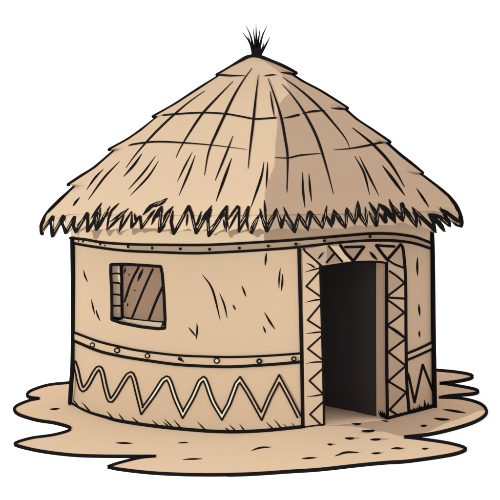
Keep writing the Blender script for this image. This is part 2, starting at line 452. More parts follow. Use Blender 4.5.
# doorway --------------------------------------------------------------
fm = Mesh()
jl = [(303, 250), (302.8, 290), (303.3, 330), (304, 380), (304.6, 430.5), (322.5, 429.5), (321.7, 400), (320.6, 335), (319, 268.4), (311, 259.5), (303.4, 251.5)]
patch(fm, WALL, [(302, 249.5), (303, 330), (304.4, 431), (322.6, 429.5), (320.6, 335), (319.2, 266.5), (304.8, 249.6)], M_WALL, .012, 3)
stroke(fm, WALL, [(298.8, 249), (299.8, 290), (300.8, 330), (301.8, 380), (302.6, 431)], 3.6, '0', lift=.006)
stroke(fm, WALL, [(319.6, 266.5), (320.6, 300), (321.6, 335), (322.8, 380), (323.6, 429.5)], 2.6, '0', lift=.012)
L = .0118
for p, ww in (([(83, 118), (88, 130), (195, 224)], 2.2),): stroke(fm, WALL, Z(290, 230, 6.25, p), ww, '0', False, lift=L)
for p, ww in (([(100, 208), (125, 217), (147, 233)], 1.7), ([(90, 263), (140, 248), (190, 236)], 1.6), ([(92, 452), (140, 440), (187, 433)], 1.6)): stroke(fm, WALL, Z(290, 230, 6.25, p), ww, 's', lift=L)
zigzag(fm, WALL, Z(290, 230, 6.25, [(188, 250), (97, 352), (188, 417)]), 1.8, L)
zigzag(fm, WALL, Z(295, 235, 5, [(126, 345), (60, 425), (130, 470)]), 1.8, L)
stroke(fm, WALL, Z(295, 235, 5, [(50, 493), (88, 488), (128, 484)]), 1.6, 's', lift=L)
for p in ([(118, 50), (55, 107), (122, 158)], [(122, 198), (62, 252), (126, 314)], [(127, 346), (65, 405), (130, 467)]): zigzag(fm, WALL, Z(295, 325, 4.545, p), 1.8, L)
for p in ([(48, 174), (85, 168), (122, 167)], [(52, 325), (88, 321), (124, 314)]): stroke(fm, WALL, Z(295, 325, 4.545, p), 1.6, 's', lift=L)
fm.build('door_jamb', hut)['label'] = 'pale left door jamb painted with open black triangles'

lm = Mesh()
lint = [(304.6, 249.2), (330, 244.2), (350, 242.6), (370, 241.8), (388, 241.8), (400, 243.6), (386.8, 259.5), (386, 262), (376, 261), (360, 261.6), (345, 263.2), (332, 264.9), (320.4, 266.6)]
patch(lm, WALL, lint, M_WALL, .012, 3)
patch(lm, WALL, Z(290, 230, 6.25, [(86, 126), (105, 118), (236, 101), (320, 197), (250, 207), (195, 222)]), M_LINTEL_SHADE, .014, 3)  # shade on the lintel put in as a darker tone
patch(lm, WALL, Z(290, 230, 6.25, [(243, 100), (308, 97), (384, 191), (324, 197)]), M_PALEP, .0155, 3)
patch(lm, WALL, Z(290, 230, 6.25, [(342, 108), (452, 106), (393, 188)]), M_JAMBP, .0145, 3)
for p, ww in (([(236, 100), (322, 198)], 2.2), ([(308, 95), (345, 148), (390, 194)], 3.2), ([(170, 182), (203, 138)], 2.0), ([(222, 203), (268, 150)], 2.2), ([(338, 107), (455, 104)], 2.6), ([(457, 104), (393, 190)], 3.0)):
    stroke(lm, WALL, Z(290, 230, 6.25, p), ww, '0' if ww > 2.1 else 'b', False, lift=.0142)
for p, ww in (([(95, 95), (150, 100), (210, 103)], 2.6), ([(95, 95), (128, 140), (165, 186)], 3.0), ([(55, 135), (78, 162), (102, 187)], 3.2)):
    stroke(lm, WALL, Z(360, 230, 6.25, p), ww, 'b' if ww > 3.1 else '0', lift=.0142)
stroke(lm, WALL, [(319.6, 266.8), (332, 265), (345, 263.2), (360, 261.7), (376, 261.6), (387, 263)], 2.4, '0', lift=.010)
lm.build('door_lintel', hut)['label'] = 'lintel over the doorway painted with eave shade on the left, a brown panel, black triangles and one pale slanting stripe'

rm = Mesh()
rj = [(387.4, 261), (399, 246), (401, 247), (403, 262), (404, 280), (404.6, 335), (405.4, 380), (408, 415.5), (387.6, 421.5)]
patch(rm, WALL, rj, M_WALL, .012, 3)
for p in ([(388.5, 257.5), (399.5, 246.5), (402, 266)], [(387.5, 271), (402.5, 283), (387.5, 296)], [(387.5, 299), (402.5, 311.8), (387.5, 324)], [(387.5, 327), (403.5, 338.6), (387.5, 351)],
          [(387.5, 353), (403.5, 365.7), (387.5, 380.5)], [(388, 382), (404, 392), (389, 409)]):
    patch(rm, WALL, p, M_JAMBP, .0142, 3)
stroke(rm, WALL, Z(360, 230, 6.25, [(165, 184), (205, 138), (246, 90)]), 2.8, '0', lift=.0142)
stroke(rm, WALL, [(399.5, 244.4), (401.6, 247.5), (403.4, 262), (404.6, 285), (404.9, 335), (405.6, 380), (408.2, 415.5)], 3.5, '0', lift=.010)
for p in ([(100, 118), (140, 145), (185, 163)], [(115, 180), (155, 207), (192, 240)], [(190, 240), (150, 272), (106, 305)], [(106, 312), (150, 315), (192, 318)], [(108, 325), (150, 355), (190, 387)], [(190, 387), (150, 418), (106, 450)], [(108, 455), (150, 478), (192, 512)]):
    stroke(rm, WALL, Z(365, 235, 5, p), 2.1, '0', lift=.0142)
zigzag(rm, WALL, Z(365, 325, 4.545, [(100, 5), (180, 62), (100, 122), (180, 185), (100, 255), (182, 305), (106, 385), (168, 424)]), 2.1, .0142)
stroke(rm, WALL, Z(365, 325, 4.545, [(152, 398), (190, 416)]), 1.6, 'b', False, lift=.0142)
stroke(rm, WALL, [(386, 262), (386, 335), (386.3, 380), (387, 423)], 3.2, '0', lift=.008)
rm.build('door_jamb', hut)['label'] = 'shaded right door jamb with a stack of brown triangles between black zigzags'

# thickness of the wall round the doorway
D3 = [wall_pt(*p) for p in densify(door, .08)]
e = (on_ground(387, 422.5)-on_ground(324, 430.8)).normalized(); inn = Vector((-e.y, e.x, 0))*.15
dm = Mesh(); n = len(D3)
dm.add(D3+[p+inn for p in D3], [[i, (i+1) % n, n+(i+1) % n, n+i] for i in range(n-1) if not (D3[i].z < -.02 and D3[(i+1) % n].z < -.02)], M_REVEAL)
dm.build('door_reveal', hut)

# room's darkness seen through the doorway: an added black block fills the inside
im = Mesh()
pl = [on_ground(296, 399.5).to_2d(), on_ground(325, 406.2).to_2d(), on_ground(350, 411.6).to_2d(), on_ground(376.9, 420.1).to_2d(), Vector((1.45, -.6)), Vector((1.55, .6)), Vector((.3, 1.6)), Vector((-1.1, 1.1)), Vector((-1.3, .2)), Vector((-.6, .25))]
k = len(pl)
im.add([Vector((p.x, p.y, -.05)) for p in pl]+[Vector((p.x, p.y, 1.95)) for p in pl], [[i, (i+1) % k, k+(i+1) % k, k+i] for i in range(k)]+[list(range(k))[::-1], [k+i for i in range(k)]], M_DARK)
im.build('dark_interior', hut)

# window ---------------------------------------------------------------
INSET = wall_surface(.11)
wo = Mesh()
O3 = [wall_pt(*p) for p in win]; I3 = [INSET.hit(*p)[0] for p in win_in]
n = len(O3)
def bridge(mesh, idx, mat):
    for i in idx:
        j = (i+1) % n; mesh.add([O3[i], O3[j], I3[j], I3[i]], [[0, 1, 2, 3]], mat)
bridge(wo, [11, 12, 13, 14], M_REVL); bridge(wo, [0, 1, 2, 3, 4, 5, 6], M_BOARD)
FLAT = Mesh(); FLAT.add(O3+I3, [[i, (i+1) % n, n+(i+1) % n, n+i] for i in range(n)]+[[n+i for i in range(n)]], M_BOARD)
WIN = Surface(FLAT.v, FLAT.f)
loop = win_out+[win_out[0]]
for i in range(len(loop)-1): stroke(wo, WALL, [loop[i], loop[i+1]], 3.1, '0', False)
for p, ww in (([(76, 118), (102, 115), (132, 120)], 1.6), ([(80, 172), (108, 174), (132, 180)], 1.9), ([(80, 245), (106, 247), (132, 252)], 1.6), ([(82, 317), (106, 317), (134, 318)], 1.6), ([(76, 388), (110, 396), (150, 388)], 2.2)):
    stroke(wo, WIN, Z(100, 255, 6.25, p), ww, '0', lift=.005)
stroke(wo, WIN, Z(100, 255, 6.25, [(134, 62), (138, 200), (142, 390)]), 4.2, '0')
window = wo.build('window', hut)
sm = Mesh(); bridge(sm, [7, 8, 9, 10], M_SILL)
stroke(sm, WIN, Z(100, 255, 6.25, [(146, 390), (250, 409), (396, 421)]), 2.3, '0')
stroke(sm, WIN, Z(100, 255, 6.25, [(396, 421), (384, 452)]), 1.8, '0', False)
stroke(sm, WIN, Z(100, 255, 6.25, [(76, 390), (110, 402), (150, 392)]), 2.2, '0')
sm.build('sill', window)
bo = Mesh()
bo.add(I3, [list(range(n))], M_BOARD)
for p, ww in (([(160, 75), (157, 95), (152, 117)], 2.0), ([(243, 72), (190, 180), (155, 292)], 2.3), ([(270, 85), (252, 125), (235, 166)], 2.8), ([(330, 88), (270, 222), (198, 398)], 2.2), ([(391, 200), (350, 290), (303, 412)], 2.5), ([(176, 300), (170, 322)], 1.5)):
    stroke(bo, WIN, Z(100, 255, 6.25, p), ww, 'b' if ww in (2.0, 2.8, 1.5) else '0')
for p in ([(180, 123), (184, 124)], [(216, 222), (219, 221)]): stroke(bo, WIN, Z(100, 255, 6.25, p), 1.6, '0')
bo.build('board_panel', window)

# ------------------------------------------------------------------ roof
# (half-width, height) of the thatch layers, left side and right side, in drawing pixels from the axis x = 253
AX = 253.0
LAY = [  # list of (left dx, left y, right dx, right y)
    [(0, 55.5, 0, 55.5), (6, 57, 7, 57), (14, 62, 16, 60.5), (24, 67.5, 28, 66), (36, 75, 43, 73.4), (34, 76.6, 38, 75.6)],
    [(30, 72.5, 33, 70), (53, 88, 50, 82), (79, 105, 68, 91.5), (100, 117, 95, 108.6), (95, 118.8, 90, 111.6)],
    [(92, 113, 86, 104), (113, 131, 104, 120), (126, 140, 119, 130), (144, 150, 137, 142.4), (138, 151.6, 131, 144.6)],
    [(134, 146, 128, 138), (159, 168, 148, 156), (185, 184.6, 170, 172.8), (179, 186.6, 163, 174.4)],
    [(174, 181, 160, 168), (194, 200.5, 184, 186), (203, 209, 196, 196), (207.5, 213, 203, 205), (210, 219.5, 207, 214)],
]
def prof(L, k=5):
    """resampled profile -> ((rl, zl), (rr, zr))"""
    out = []
    for i in range(len(L)-1):
        for j in range(k):
            t = j/k; q = [L[i][a]*(1-t)+L[i+1][a]*t for a in range(4)]
            out.append(q)
    out.append(list(L[-1]))
    INS = 1.5                                          # the outline stands outside the straw
    def rad(d): d = max(0, d-INS)/F; return 14*d/math.sqrt(1+d*d)
    return [(rad(q[0]), EYE.z-(q[1]-PY)*14/F, rad(q[2]), EYE.z-(q[3]-PY)*14/F) for q in out]
def dense(L, k=4):
    out = []
    for i in range(len(L)-1):
        for j in range(k):
            t = j/k; row = []
            for c in range(4):
                p0, p1, p2, p3 = L[max(0, i-1)][c], L[i][c], L[i+1][c], L[min(len(L)-1, i+2)][c]
                row.append(.5*(2*p1+(p2-p0)*t+(2*p0-5*p1+4*p2-p3)*t*t+(3*p1-p0-3*p2+p3)*t**3))
            out.append(tuple(row))
    out.append(L[-1]); return out
BODY = [(0, 55.8, 0, 55.8), (6, 57.3, 7, 57.3), (14, 62.3, 16, 61), (24, 68, 28, 67), (35, 75.8, 41, 74.4), (58, 91, 58, 84), (79, 105.5, 76, 95.5), (97, 117.8, 92, 109.2), (113, 129, 107, 121), (127, 140.3, 121, 132), (141, 150.8, 134, 143.6), (160, 168, 150, 158), (181, 185.6, 166, 173.2), (188, 191.5, 176, 181.5), (195, 198, 186, 190), (201, 204, 195, 199), (207, 211, 204, 208)]
BODY = dense(BODY)
CUTS = [0, 16, 28, 40, 48, 64]                       # where one layer ends and the next begins
def roof_mesh(L, n=160, span=None, front=None):
    """A layer of thatch: one even cone in front, with the layer's lip standing out at the sides."""
    pr = prof(L); vs, fs = [], []; m = len(pr)
    C = prof(BODY[span[0]:span[1]+1], 1) if span else (prof(front, 1) if front else None)
    for j, (rl, zl, rr, zr) in enumerate(pr):
        if C:
            u = j/(m-1)*(len(C)-1); i = min(int(u), len(C)-2); u -= i
            cl = [C[i][q]*(1-u)+C[i+1][q]*u for q in range(4)]
        for k in range(n):
            a = 2*math.pi*k/n; t = .5+.5*math.sin(a)      # a = 0 faces the viewer, +90 deg is right
            r = rl*(1-t)+rr*t; z = zl*(1-t)+zr*t
            if C:
                w_ = max(0, min(1, (abs(math.sin(a))-.80)/.16)); w_ = w_*w_*(3-2*w_)
                r = r*w_+(cl[0]*(1-t)+cl[2]*t)*(1-w_); z = z*w_+(cl[1]*(1-t)+cl[3]*t)*(1-w_)
            vs.append(Vector(((AX-PX)*14/F+math.sin(a)*r, -math.cos(a)*r, z)))
    for j in range(len(pr)-1):
        for k in range(n): fs.append([j*n+k, (j+1)*n+k, (j+1)*n+(k+1) % n, j*n+(k+1) % n])
    return vs, fs
av, af = [], []
roofm = []
skirt = [(206, 196, 203, 192), (211, 206, 208, 203), (212, 226, 209.5, 220), (212.5, 246, 210.5, 242)]
skirt_front = BODY[48:]+[(208.5, 220, 205.5, 216), (209.5, 232, 206.5, 228), (210, 246, 207, 242)]
for i, L in enumerate(LAY):
    vs, fs = roof_mesh(L, span=(CUTS[i], CUTS[i+1])); o = len(av); av += vs; af += [[a+o for a in f] for f in fs]
ROOF = Surface(av, af)
sk = roof_mesh(LAY[4][:-1]+[(210, 221, 207.5, 216), (212, 232, 209.5, 226), (212.5, 246, 210.5, 242)], front=skirt_front); SK = Surface(sk[0]+av, sk[1]+[[q+len(sk[0]) for q in f] for f in af])
SM = Surface(*roof_mesh(BODY))

# The straw's cut angle changes with height (fitted to set where the roof's shade begins).
def cut_by_height(mat, edge):
    pr = prof(BODY, 1); rows = []
    for i in range(1, len(pr)-1, 2):
        r = (pr[i][0]+pr[i][2])/2; z = (pr[i][1]+pr[i][3])/2
        a, b = pr[max(0, i-2)], pr[min(len(pr)-1, i+2)]
        dr, dz = (b[0]+b[2]-a[0]-a[2])/2, (a[1]+a[3]-b[1]-b[3])/2; L = math.hypot(dr, dz); nh, nz = dz/L, dr/L
        y = PY+(EYE.z-z)*F/(14-r)
        x = edge[0][1]
        for (y0, x0), (y1, x1) in zip(edge[:-1], edge[1:]):
            if y0 <= y <= y1: x = x0+(x1-x0)*(y-y0)/(y1-y0)
        if y > edge[-1][0]: x = edge[-1][1]
        phi = math.asin(max(-.9, min(.9, (x-AX)/F*(14-r)/max(r, .03))))
        c = nh*math.cos(SUN_EL)*math.cos(SUN_AZ+phi)+nz*math.sin(SUN_EL)
        rows.append((z, math.acos(max(.02, min(.95, c)))/(math.pi/2)))
    rows = rows[::-1]; z0, z1 = rows[0][0], rows[-1][0]
    nt = mat.node_tree; N = nt.nodes; b = [n for n in N if n.type == 'BSDF_TOON'][0]
    ge = N.new('ShaderNodeNewGeometry'); sx = N.new('ShaderNodeSeparateXYZ'); mr = N.new('ShaderNodeMapRange'); cr = N.new('ShaderNodeValToRGB')
    nt.links.new(ge.outputs['Position'], sx.inputs[0]); nt.links.new(sx.outputs['Z'], mr.inputs['Value'])
    mr.inputs['From Min'].default_value = z0; mr.inputs['From Max'].default_value = z1
    nt.links.new(mr.outputs[0], cr.inputs[0]); el = cr.color_ramp.elements
    rows = [rows[int(k*(len(rows)-1)/29)] for k in range(30)]
    for k, (z, v_) in enumerate(rows):
        t = (z-z0)/(z1-z0); e = el[0] if k == 0 else (el[-1] if k == 29 else el.new(t)); e.position = t; e.color = (v_, v_, v_, 1)
    nt.links.new(cr.outputs[0], b.inputs['Size'])
cut_by_height(M_TH5, [(60, 262), (66, 271), (73, 277), (82, 281), (91, 285), (98, 278), (104, 274.5), (165, 274), (178, 269), (195, 264.5), (220, 264)])

rf = Mesh(); L5 = LAY[4]+[(209.5, 227, 206, 217), (170, 215, 165, 208), (60, 190, 60, 186)]
rf.add(*roof_mesh(LAY[4], span=(48, 64)), M_TH5)
rf.add(*roof_mesh([LAY[4][-1], (205, 217, 202, 211.5), (170, 208, 165, 203), (60, 190, 60, 186)], front=[BODY[-1], (202, 208, 199, 206), (170, 202, 165, 198), (60, 186, 60, 183)]), M_TH5)
blades = [([(119.6, 161.4), (104, 178), (88, 200)], 2.1), ([(103.6, 169), (95, 178), (86.6, 190)], 2.2), ([(79.8, 197.4), (76, 202), (73, 206.2)], 2.8), ([(142, 153.6), (134, 165), (123.6, 176.6)], 2.5),
          ([(155.6, 156), (144, 172), (128.4, 189.6)], 2), ([(158.6, 161), (148, 177), (130.4, 195.6)], 2), ([(192.4, 152), (185, 166), (177.4, 181.6)], 1.8), ([(195.4, 155), (189, 172), (179, 195.6)], 2.2),
          ([(231.6, 158.4), (226, 174), (216, 201.6)], 2.9), ([(264, 161.6), (261, 178), (251, 207.4)], 2.5), ([(267.6, 161.6), (267, 176), (266, 189)], 2.0), ([(264.4, 200), (265.5, 209), (267, 221)], 1.9),
          ([(302.6, 172.4), (303, 190), (305, 208)], 2.5), ([(309, 173.6), (310, 188), (311.6, 201.6)], 2.3), ([(316, 151), (320, 160), (324, 170)], 1.6), ([(354.6, 156), (364, 173), (369.6, 195)], 2.2),
          ([(359.4, 156.4), (368, 174), (379, 196)], 2.1), ([(382.4, 165.6), (392, 178), (405, 195.6)], 3.2), ([(416.4, 188.4), (423, 198), (429, 207.4)], 2.4), ([(286.8, 181), (287, 186), (287, 193)], 1.4)]
def silh(mesh, pts, w=3.3, taper='0'):
    out = []
    for x, y in pts:
        r = abs(x-AX)*14/F; out.append((x, y, -r*r/14-.06-(.05 if y > 198 else 0)))
    at_list(mesh, out, w, taper)
for p, ww in blades[:14]+blades[15:]: stroke(rf, ROOF, p, ww)
silh(rf, [(77, 184.5), (69, 192), (58.8, 201), (50, 210), (44.3, 218), (41.2, 226), (41.4, 231), (42.2, 234)], 3.5)
silh(rf, [(417, 172.4), (426.5, 179), (441, 190), (450, 198), (456.6, 206.5), (460.8, 217), (461.6, 223), (461, 226)], 4.0)
roof = rf.build('roof', hut, 40)
roof['label'] = 'shaggy conical roof of layered straw thatch'
outl = [([(256, 55.6), (247, 57), (239, 61.6), (230, 67.4), (223, 71.6), (216.8, 75)], [(252, 55.6), (260, 56.5), (271, 61), (284, 66.4), (296.3, 73.2)]),
        ([(222, 74.5), (200, 88), (174, 105), (153, 116.8)], [(289, 73), (303, 82), (320, 91), (334, 99.6), (347.5, 108.4)]),
        ([(158, 117.2), (140, 131), (127, 140), (109, 149.8)], [(344, 108.5), (357, 120), (372, 130), (390, 142.2)]),
        ([(116, 149.5), (94, 168), (82, 175.5), (68, 184.8)], [(386, 142.5), (400, 154.6), (412, 164), (422.5, 173)])]
lips = [[([(217, 75), (230, 75.9), (245, 76)], 2.0, 'e'), ([(263.6, 76.4), (270, 75.4), (276, 75)], 1.5, 'b'), ([(280.5, 72.4), (288, 73.8), (296, 74)], 2.4, 's')],
        [([(153, 117), (162, 115.8), (176, 114.4), (202, 113), (224, 114), (240, 116.6), (254, 119.2), (264, 118.9), (276, 118)], 1.8, '0'), ([(283, 118.4), (291, 117), (299, 115)], 2.2, 's'),
         ([(302, 114), (310, 112), (317, 111.3), (325, 110.6)], 2.0, 'b'), ([(331, 108.2), (339, 109), (347, 109.2)], 2.2, 's')],
        [([(109, 149.8), (120, 147), (144, 143), (160, 142), (182, 143), (212, 145.4), (240, 148.8), (246.5, 150)], 1.8, 'e'), ([(275, 157.8), (288, 158.2), (300, 155.6), (321, 153.6)], 1.6, 'b'),
         ([(334, 149.8), (348, 149), (366, 146), (378, 143.4), (390, 142.2)], 2.0, 's')],
        [([(68, 185), (76, 184), (86, 181), (100, 175.8)], 2.2, 'e'), ([(410, 170.2), (416, 172.2), (422, 173.4)], 2.4, 's')]]
for i in range(4):
    m = Mesh(); m.add(*roof_mesh(LAY[i], span=(CUTS[i], CUTS[i+1])), M_TH5)
    silh(m, outl[i][0], 3.2); silh(m, outl[i][1], 3.5)
    for p, ww, tp in lips[i]: stroke(m, SM, p, ww, tp, lift=.004)
    m.build('thatch_layer', roof, 40)
ribs = [([(205, 91), (190, 101.6), (174, 115), (158, 130), (144, 145), (134, 157), (126, 168)], 2.0), ([(233, 81.6), (218, 97), (204, 112), (196, 123), (187, 137), (180, 149), (176, 158)], 2.2),
        ([(252, 68.4), (243, 81), (233, 98), (223, 119), (217, 132), (209, 151), (204.4, 175.6)], 2.5), ([(233, 136), (226, 154), (215, 181)], 2.0),
        ([(258.4, 75), (255.6, 99), (253, 124), (250.5, 145), (248, 169)], 2.4), ([(268, 78.6), (274, 95), (281, 117), (285, 138), (287.6, 158), (287, 192)], 2.6),
        ([(270, 91), (272, 104), (274.4, 118)], 1.7), ([(282, 84.4), (294, 98), (305.5, 115), (317, 138), (326, 166), (333.4, 194)], 2.5),
        ([(282, 77), (300, 90), (319, 107), (334, 124), (345, 138), (349.6, 147.6)], 2.1), ([(352.4, 128), (370, 142), (384, 156), (394, 169), (404.4, 187)], 2.7)]
for p, ww in ribs:
    m = Mesh(); stroke(m, SM, p, ww, 'b', lift=.003); m.build('rib', roof)

# shaggy fringe of the eaves
teeth_raw = [(41.5, 234), (53, 217), (53.5, 237), (64, 217), (66.5, 234), (75, 217), (76.5, 232), (87, 215), (87.5, 232), (97, 212), (97.2, 230), (110, 210), (110.5, 230), (119, 214), (119.6, 232), (131, 214), (131.5, 228), (139, 217), (142, 228), (159, 206),
         (159.5, 231), (172.5, 207), (174, 233.5), (189, 207), (196, 233), (209, 208), (209.8, 236), (225.6, 207), (226, 232), (238, 207), (239, 232), (248.5, 208), (250.5, 232), (260, 210), (266.5, 232), (277, 208), (281.5, 227), (285, 214), (294.5, 232), (298, 213),
         (308.5, 231), (310, 211), (322.5, 229), (326, 206), (331.5, 228), (334, 210), (345.5, 229), (346.4, 208), (354.5, 225), (357.5, 203), (366.5, 227), (368, 206), (376, 226), (378.5, 204), (395, 223), (397, 205), (402.6, 222), (404, 206), (416, 228),
         (412.5, 208), (436, 233), (429, 214), (444, 232), (437, 216.5), (449.5, 227), (447, 218), (461, 227), (462, 220)]
teeth = [(x, max(y, 228.3-(3 if x > 350 else 0)-(2.5 if x > 395 else 0)-(3 if x < 90 else 0)) if 74 < x < 426 else y) for x, y in teeth_raw]
fr = Mesh()
patch(fr, SK, teeth+[(459.5, 212), (452, 207), (430, 210), (400, 213), (340, 214.5), (250, 215), (160, 215), (100, 214), (60, 213), (47, 213), (42.5, 221), (41.3, 227)], M_TH6, lambda x, y: -.006 if y < 216.5 and 62 < x < 438 else .002, 3.6, .014)
ZZ = {
 35: [(3.4, [(45, 382), (135, 265), (122, 300), (132, 405), (210, 260), (203, 320), (222, 380), (285, 265), (277, 330), (295, 372), (375, 240), (380, 290), (377, 368), (420, 300), (445, 235), (440, 355), (500, 275)]),
      (2.2, [(400, 280), (477, 165)]), (2.6, [(450, 320), (470, 200)]), (2.2, [(150, 370), (200, 280)]), (2.0, [(300, 330), (365, 262)])],
 95: [(2.4, [(0, 240), (50, 165)]), (3.0, [(0, 270), (12, 355), (50, 290), (108, 190)]), (3.0, [(40, 205), (18, 330)]), (2.4, [(172, 168), (120, 220), (100, 270), (86, 360)]), (3.0, [(86, 360), (150, 295), (240, 205)]),
      (2.2, [(110, 300), (190, 240), (235, 215)]), (2.5, [(175, 375), (190, 300), (210, 250)]), (2.6, [(175, 370), (262, 225)]), (2.8, [(265, 228), (262, 340), (322, 268)]), (3.0, [(283, 240), (292, 285), (325, 262), (333, 345), (400, 250), (430, 215)]),
      (4.0, [(345, 250), (400, 190), (500, 146)]), (3.2, [(405, 320), (430, 260), (480, 190)]), (3.4, [(482, 190), (470, 250), (460, 370), (505, 320)]), (3.0, [(410, 290), (480, 220)]), (2.2, [(60, 280), (100, 230)])],
 155: [(3.4, [(0, 195), (90, 132)]), (3.4, [(0, 190), (75, 155)]), (3.0, [(0, 262), (45, 190)]), (3.3, [(45, 190), (32, 370), (130, 190)]), (2.6, [(60, 300), (75, 250), (130, 190)]), (3.6, [(130, 220), (116, 300), (135, 385), (242, 190), (265, 250), (295, 380), (370, 250), (405, 185)]),
       (2.4, [(235, 240), (226, 330)]), (3.0, [(332, 225), (308, 300), (295, 330)]), (2.6, [(330, 290), (385, 210)]), (3.4, [(405, 210), (378, 280), (385, 400), (500, 232)]), (2.0, [(395, 340), (500, 250)]), (2.4, [(490, 280), (500, 350)]), (2.0, [(20, 260), (40, 230)])],
 215: [(2.8, [(0, 350), (60, 235)]), (2.8, [(0, 300), (85, 190), (80, 375)]), (2.6, [(95, 360), (170, 215)]), (2.6, [(80, 300), (160, 190), (172, 200), (170, 370), (240, 240)]), (3.0, [(180, 310), (240, 195), (225, 290), (238, 360)]),
       (2.6, [(70, 240), (95, 340)]), (3.2, [(250, 360), (262, 378), (320, 240)]), (2.8, [(320, 205), (335, 270), (368, 375)]), (3.2, [(250, 355), (315, 250)]), (4.0, [(325, 245), (370, 365), (425, 250), (440, 205)]), (3.0, [(370, 320), (430, 230)]), (3.2, [(440, 205), (475, 335), (500, 245)]), (2.4, [(352, 150), (358, 230), (368, 320)])],
 275: [(3.3, [(10, 205), (45, 340), (70, 245)]), (2.6, [(20, 240), (55, 320)]), (2.6, [(60, 195), (90, 260), (140, 340), (165, 240)]), (3.2, [(70, 280), (140, 372), (172, 265)]), (4.6, [(165, 240), (238, 365)]), (3.0, [(235, 365), (255, 260), (250, 222)]), (2.4, [(218, 310), (235, 240), (250, 220)]),
       (4.2, [(250, 222), (340, 350)]), (3.4, [(340, 350), (370, 185)]), (2.8, [(330, 305), (362, 230)]), (4.0, [(365, 250), (405, 340)]), (3.0, [(405, 340), (405, 290), (420, 210)]), (2.6, [(415, 320), (425, 250)]), (5.2, [(422, 220), (500, 345)])],
 335: [(4.8, [(0, 235), (75, 345)]), (3.2, [(75, 350), (85, 200)]), (2.4, [(72, 280), (80, 200)]), (4.0, [(82, 200), (140, 318)]), (3.2, [(140, 320), (162, 150)]), (2.4, [(170, 210), (150, 300)]), (4.2, [(165, 160), (170, 240), (225, 335)]), (3.0, [(215, 195), (228, 320)]), (4.2, [(242, 160), (295, 245), (295, 325)]),
       (4.2, [(240, 225), (293, 325), (312, 175)]), (5.6, [(310, 172), (370, 220), (430, 308)]), (4.4, [(315, 240), (360, 300), (350, 220)]), (3.2, [(385, 140), (410, 205), (432, 305)]), (4.6, [(395, 170), (488, 292)]), (4.0, [(488, 292), (475, 170), (500, 215)])],
 395: [(4.4, [(0, 215), (55, 298)]), (3.0, [(57, 298), (62, 230), (45, 175)]), (4.6, [(45, 185), (90, 240), (152, 340)]), (3.4, [(152, 340), (150, 260), (122, 195)]), (4.6, [(122, 200), (200, 280), (265, 340), (292, 378)]), (2.2, [(168, 275), (185, 330)]), (3.4, [(292, 378), (270, 300), (235, 240)]),
       (5.6, [(238, 245), (300, 300), (350, 370)]), (4.2, [(245, 242), (310, 262), (388, 338)]), (3.0, [(388, 335), (350, 250), (315, 200)]), (4.0, [(325, 212), (380, 250), (430, 285), (452, 308)]), (2.4, [(372, 275), (392, 330)]), (2.8, [(395, 298), (430, 325), (470, 337)]), (3.0, [(452, 300), (472, 330)]), (2.2, [(345, 255), (375, 320)])],
}
for ox, L in ZZ.items():
    for ww, p in L:
        p = Z(ox, 180, 7.143, p)
        for i, (a, b) in enumerate(zip(p[:-1], p[1:])):
            end = abs((a[0]+b[0])/2-250) > 186
            tp = 'b' if len(p) == 2 else ('s' if i == 0 else ('e' if i == len(p)-2 else '0'))
            stroke(fr, SK, [a, b], ww*.93, tp, False, lift=.013 if end else .005)
            d = math.hypot(b[0]-a[0], b[1]-a[1])
            if ww >= 3 and d > 15:                   # the pale line between the two edges of a straw
                u = lambda t: (a[0]+(b[0]-a[0])*t, a[1]+(b[1]-a[1])*t)
                stroke(fr, SK, [u(.25), u(.7)], .42, 'b', False, M_TH6, lift=(.013 if end else .005)+.0042)
fr.build('thatch_fringe', roof)

# tuft of dark straw on the peak
tf = Mesh()
for i, (p, ww) in enumerate((([(130, 130), (180, 200), (208, 292)], 4.2), ([(150, 75), (186, 160), (214, 292)], 3.4), ([(200, 95), (212, 180), (221, 292)], 3.2), ([(221, 60), (224, 180), (225, 292)], 3.6), ([(252, 88), (240, 180), (232, 292)], 3.2),
            ([(300, 78), (264, 160), (236, 292)], 3.6), ([(320, 160), (285, 225), (243, 292)], 4.0), ([(280, 195), (262, 250), (243, 292)], 3.4), ([(165, 150), (190, 220), (212, 292)], 3.2), ([(236, 150), (234, 220), (228, 292)], 3.6))):
    q = resample(Z(225, 15, 7.143, p), 1.5); off = .05*math.sin(i*2.3)
    W_ = widths(ww, len(q), 't')
    tube(tf, [at_depth(x, y, off*(1-j/len(q))) for j, (x, y) in enumerate(q)], [v*.5*14/F for v in W_], M_INK)
tube(tf, [at_depth(256.6, 49, 0), at_depth(256.6, 57.5, 0)], [.026, .045], M_INK, 12)
tf.build('straw_tuft', roof)

# ------------------------------------------------------------------ sand patch
O1 = Z(0, 370, 4.167, [(290, 52), (200, 62), (130, 85), (113, 103), (125, 113), (165, 118), (120, 127), (70, 148), (60, 165), (80, 185), (150, 207), (230, 220), (290, 238), (285, 252), (220, 270), (130, 283), (65, 303), (75, 315), (170, 337), (300, 353)])
O2 = Z(100, 400, 5, [(0, 279), (150, 280), (280, 280), (200, 288), (100, 312), (38, 332), (100, 345), (250, 362), (400, 370)])
O3_ = [(200, 474.4), (220, 474.4), (250, 473.6), (290, 471), (320, 469), (360, 464.6)]
O4 = Z(370, 360, 3.846, [(60, 393), (150, 387), (300, 365), (362, 347), (362, 335), (300, 318), (200, 303), (132, 295), (250, 280), (380, 245), (438, 215), (447, 190), (420, 165), (350, 147), (265, 143)])
O5 = Z(370, 360, 3.846, [(310, 136), (400, 128), (415, 118), (390, 108), (300, 92), (268, 89), (340, 80), (390, 68), (388, 56), (330, 45), (253, 38)])
def sm_(pts, corners):
    out = []; cur = [pts[0]]
    for i in range(1, len(pts)):
        cur.append(pts[i])
        if i in corners or i == len(pts)-1:
            out += resample(cur, 1.3)[:-1]; cur = [pts[i]]
    return out+[pts[-1]]
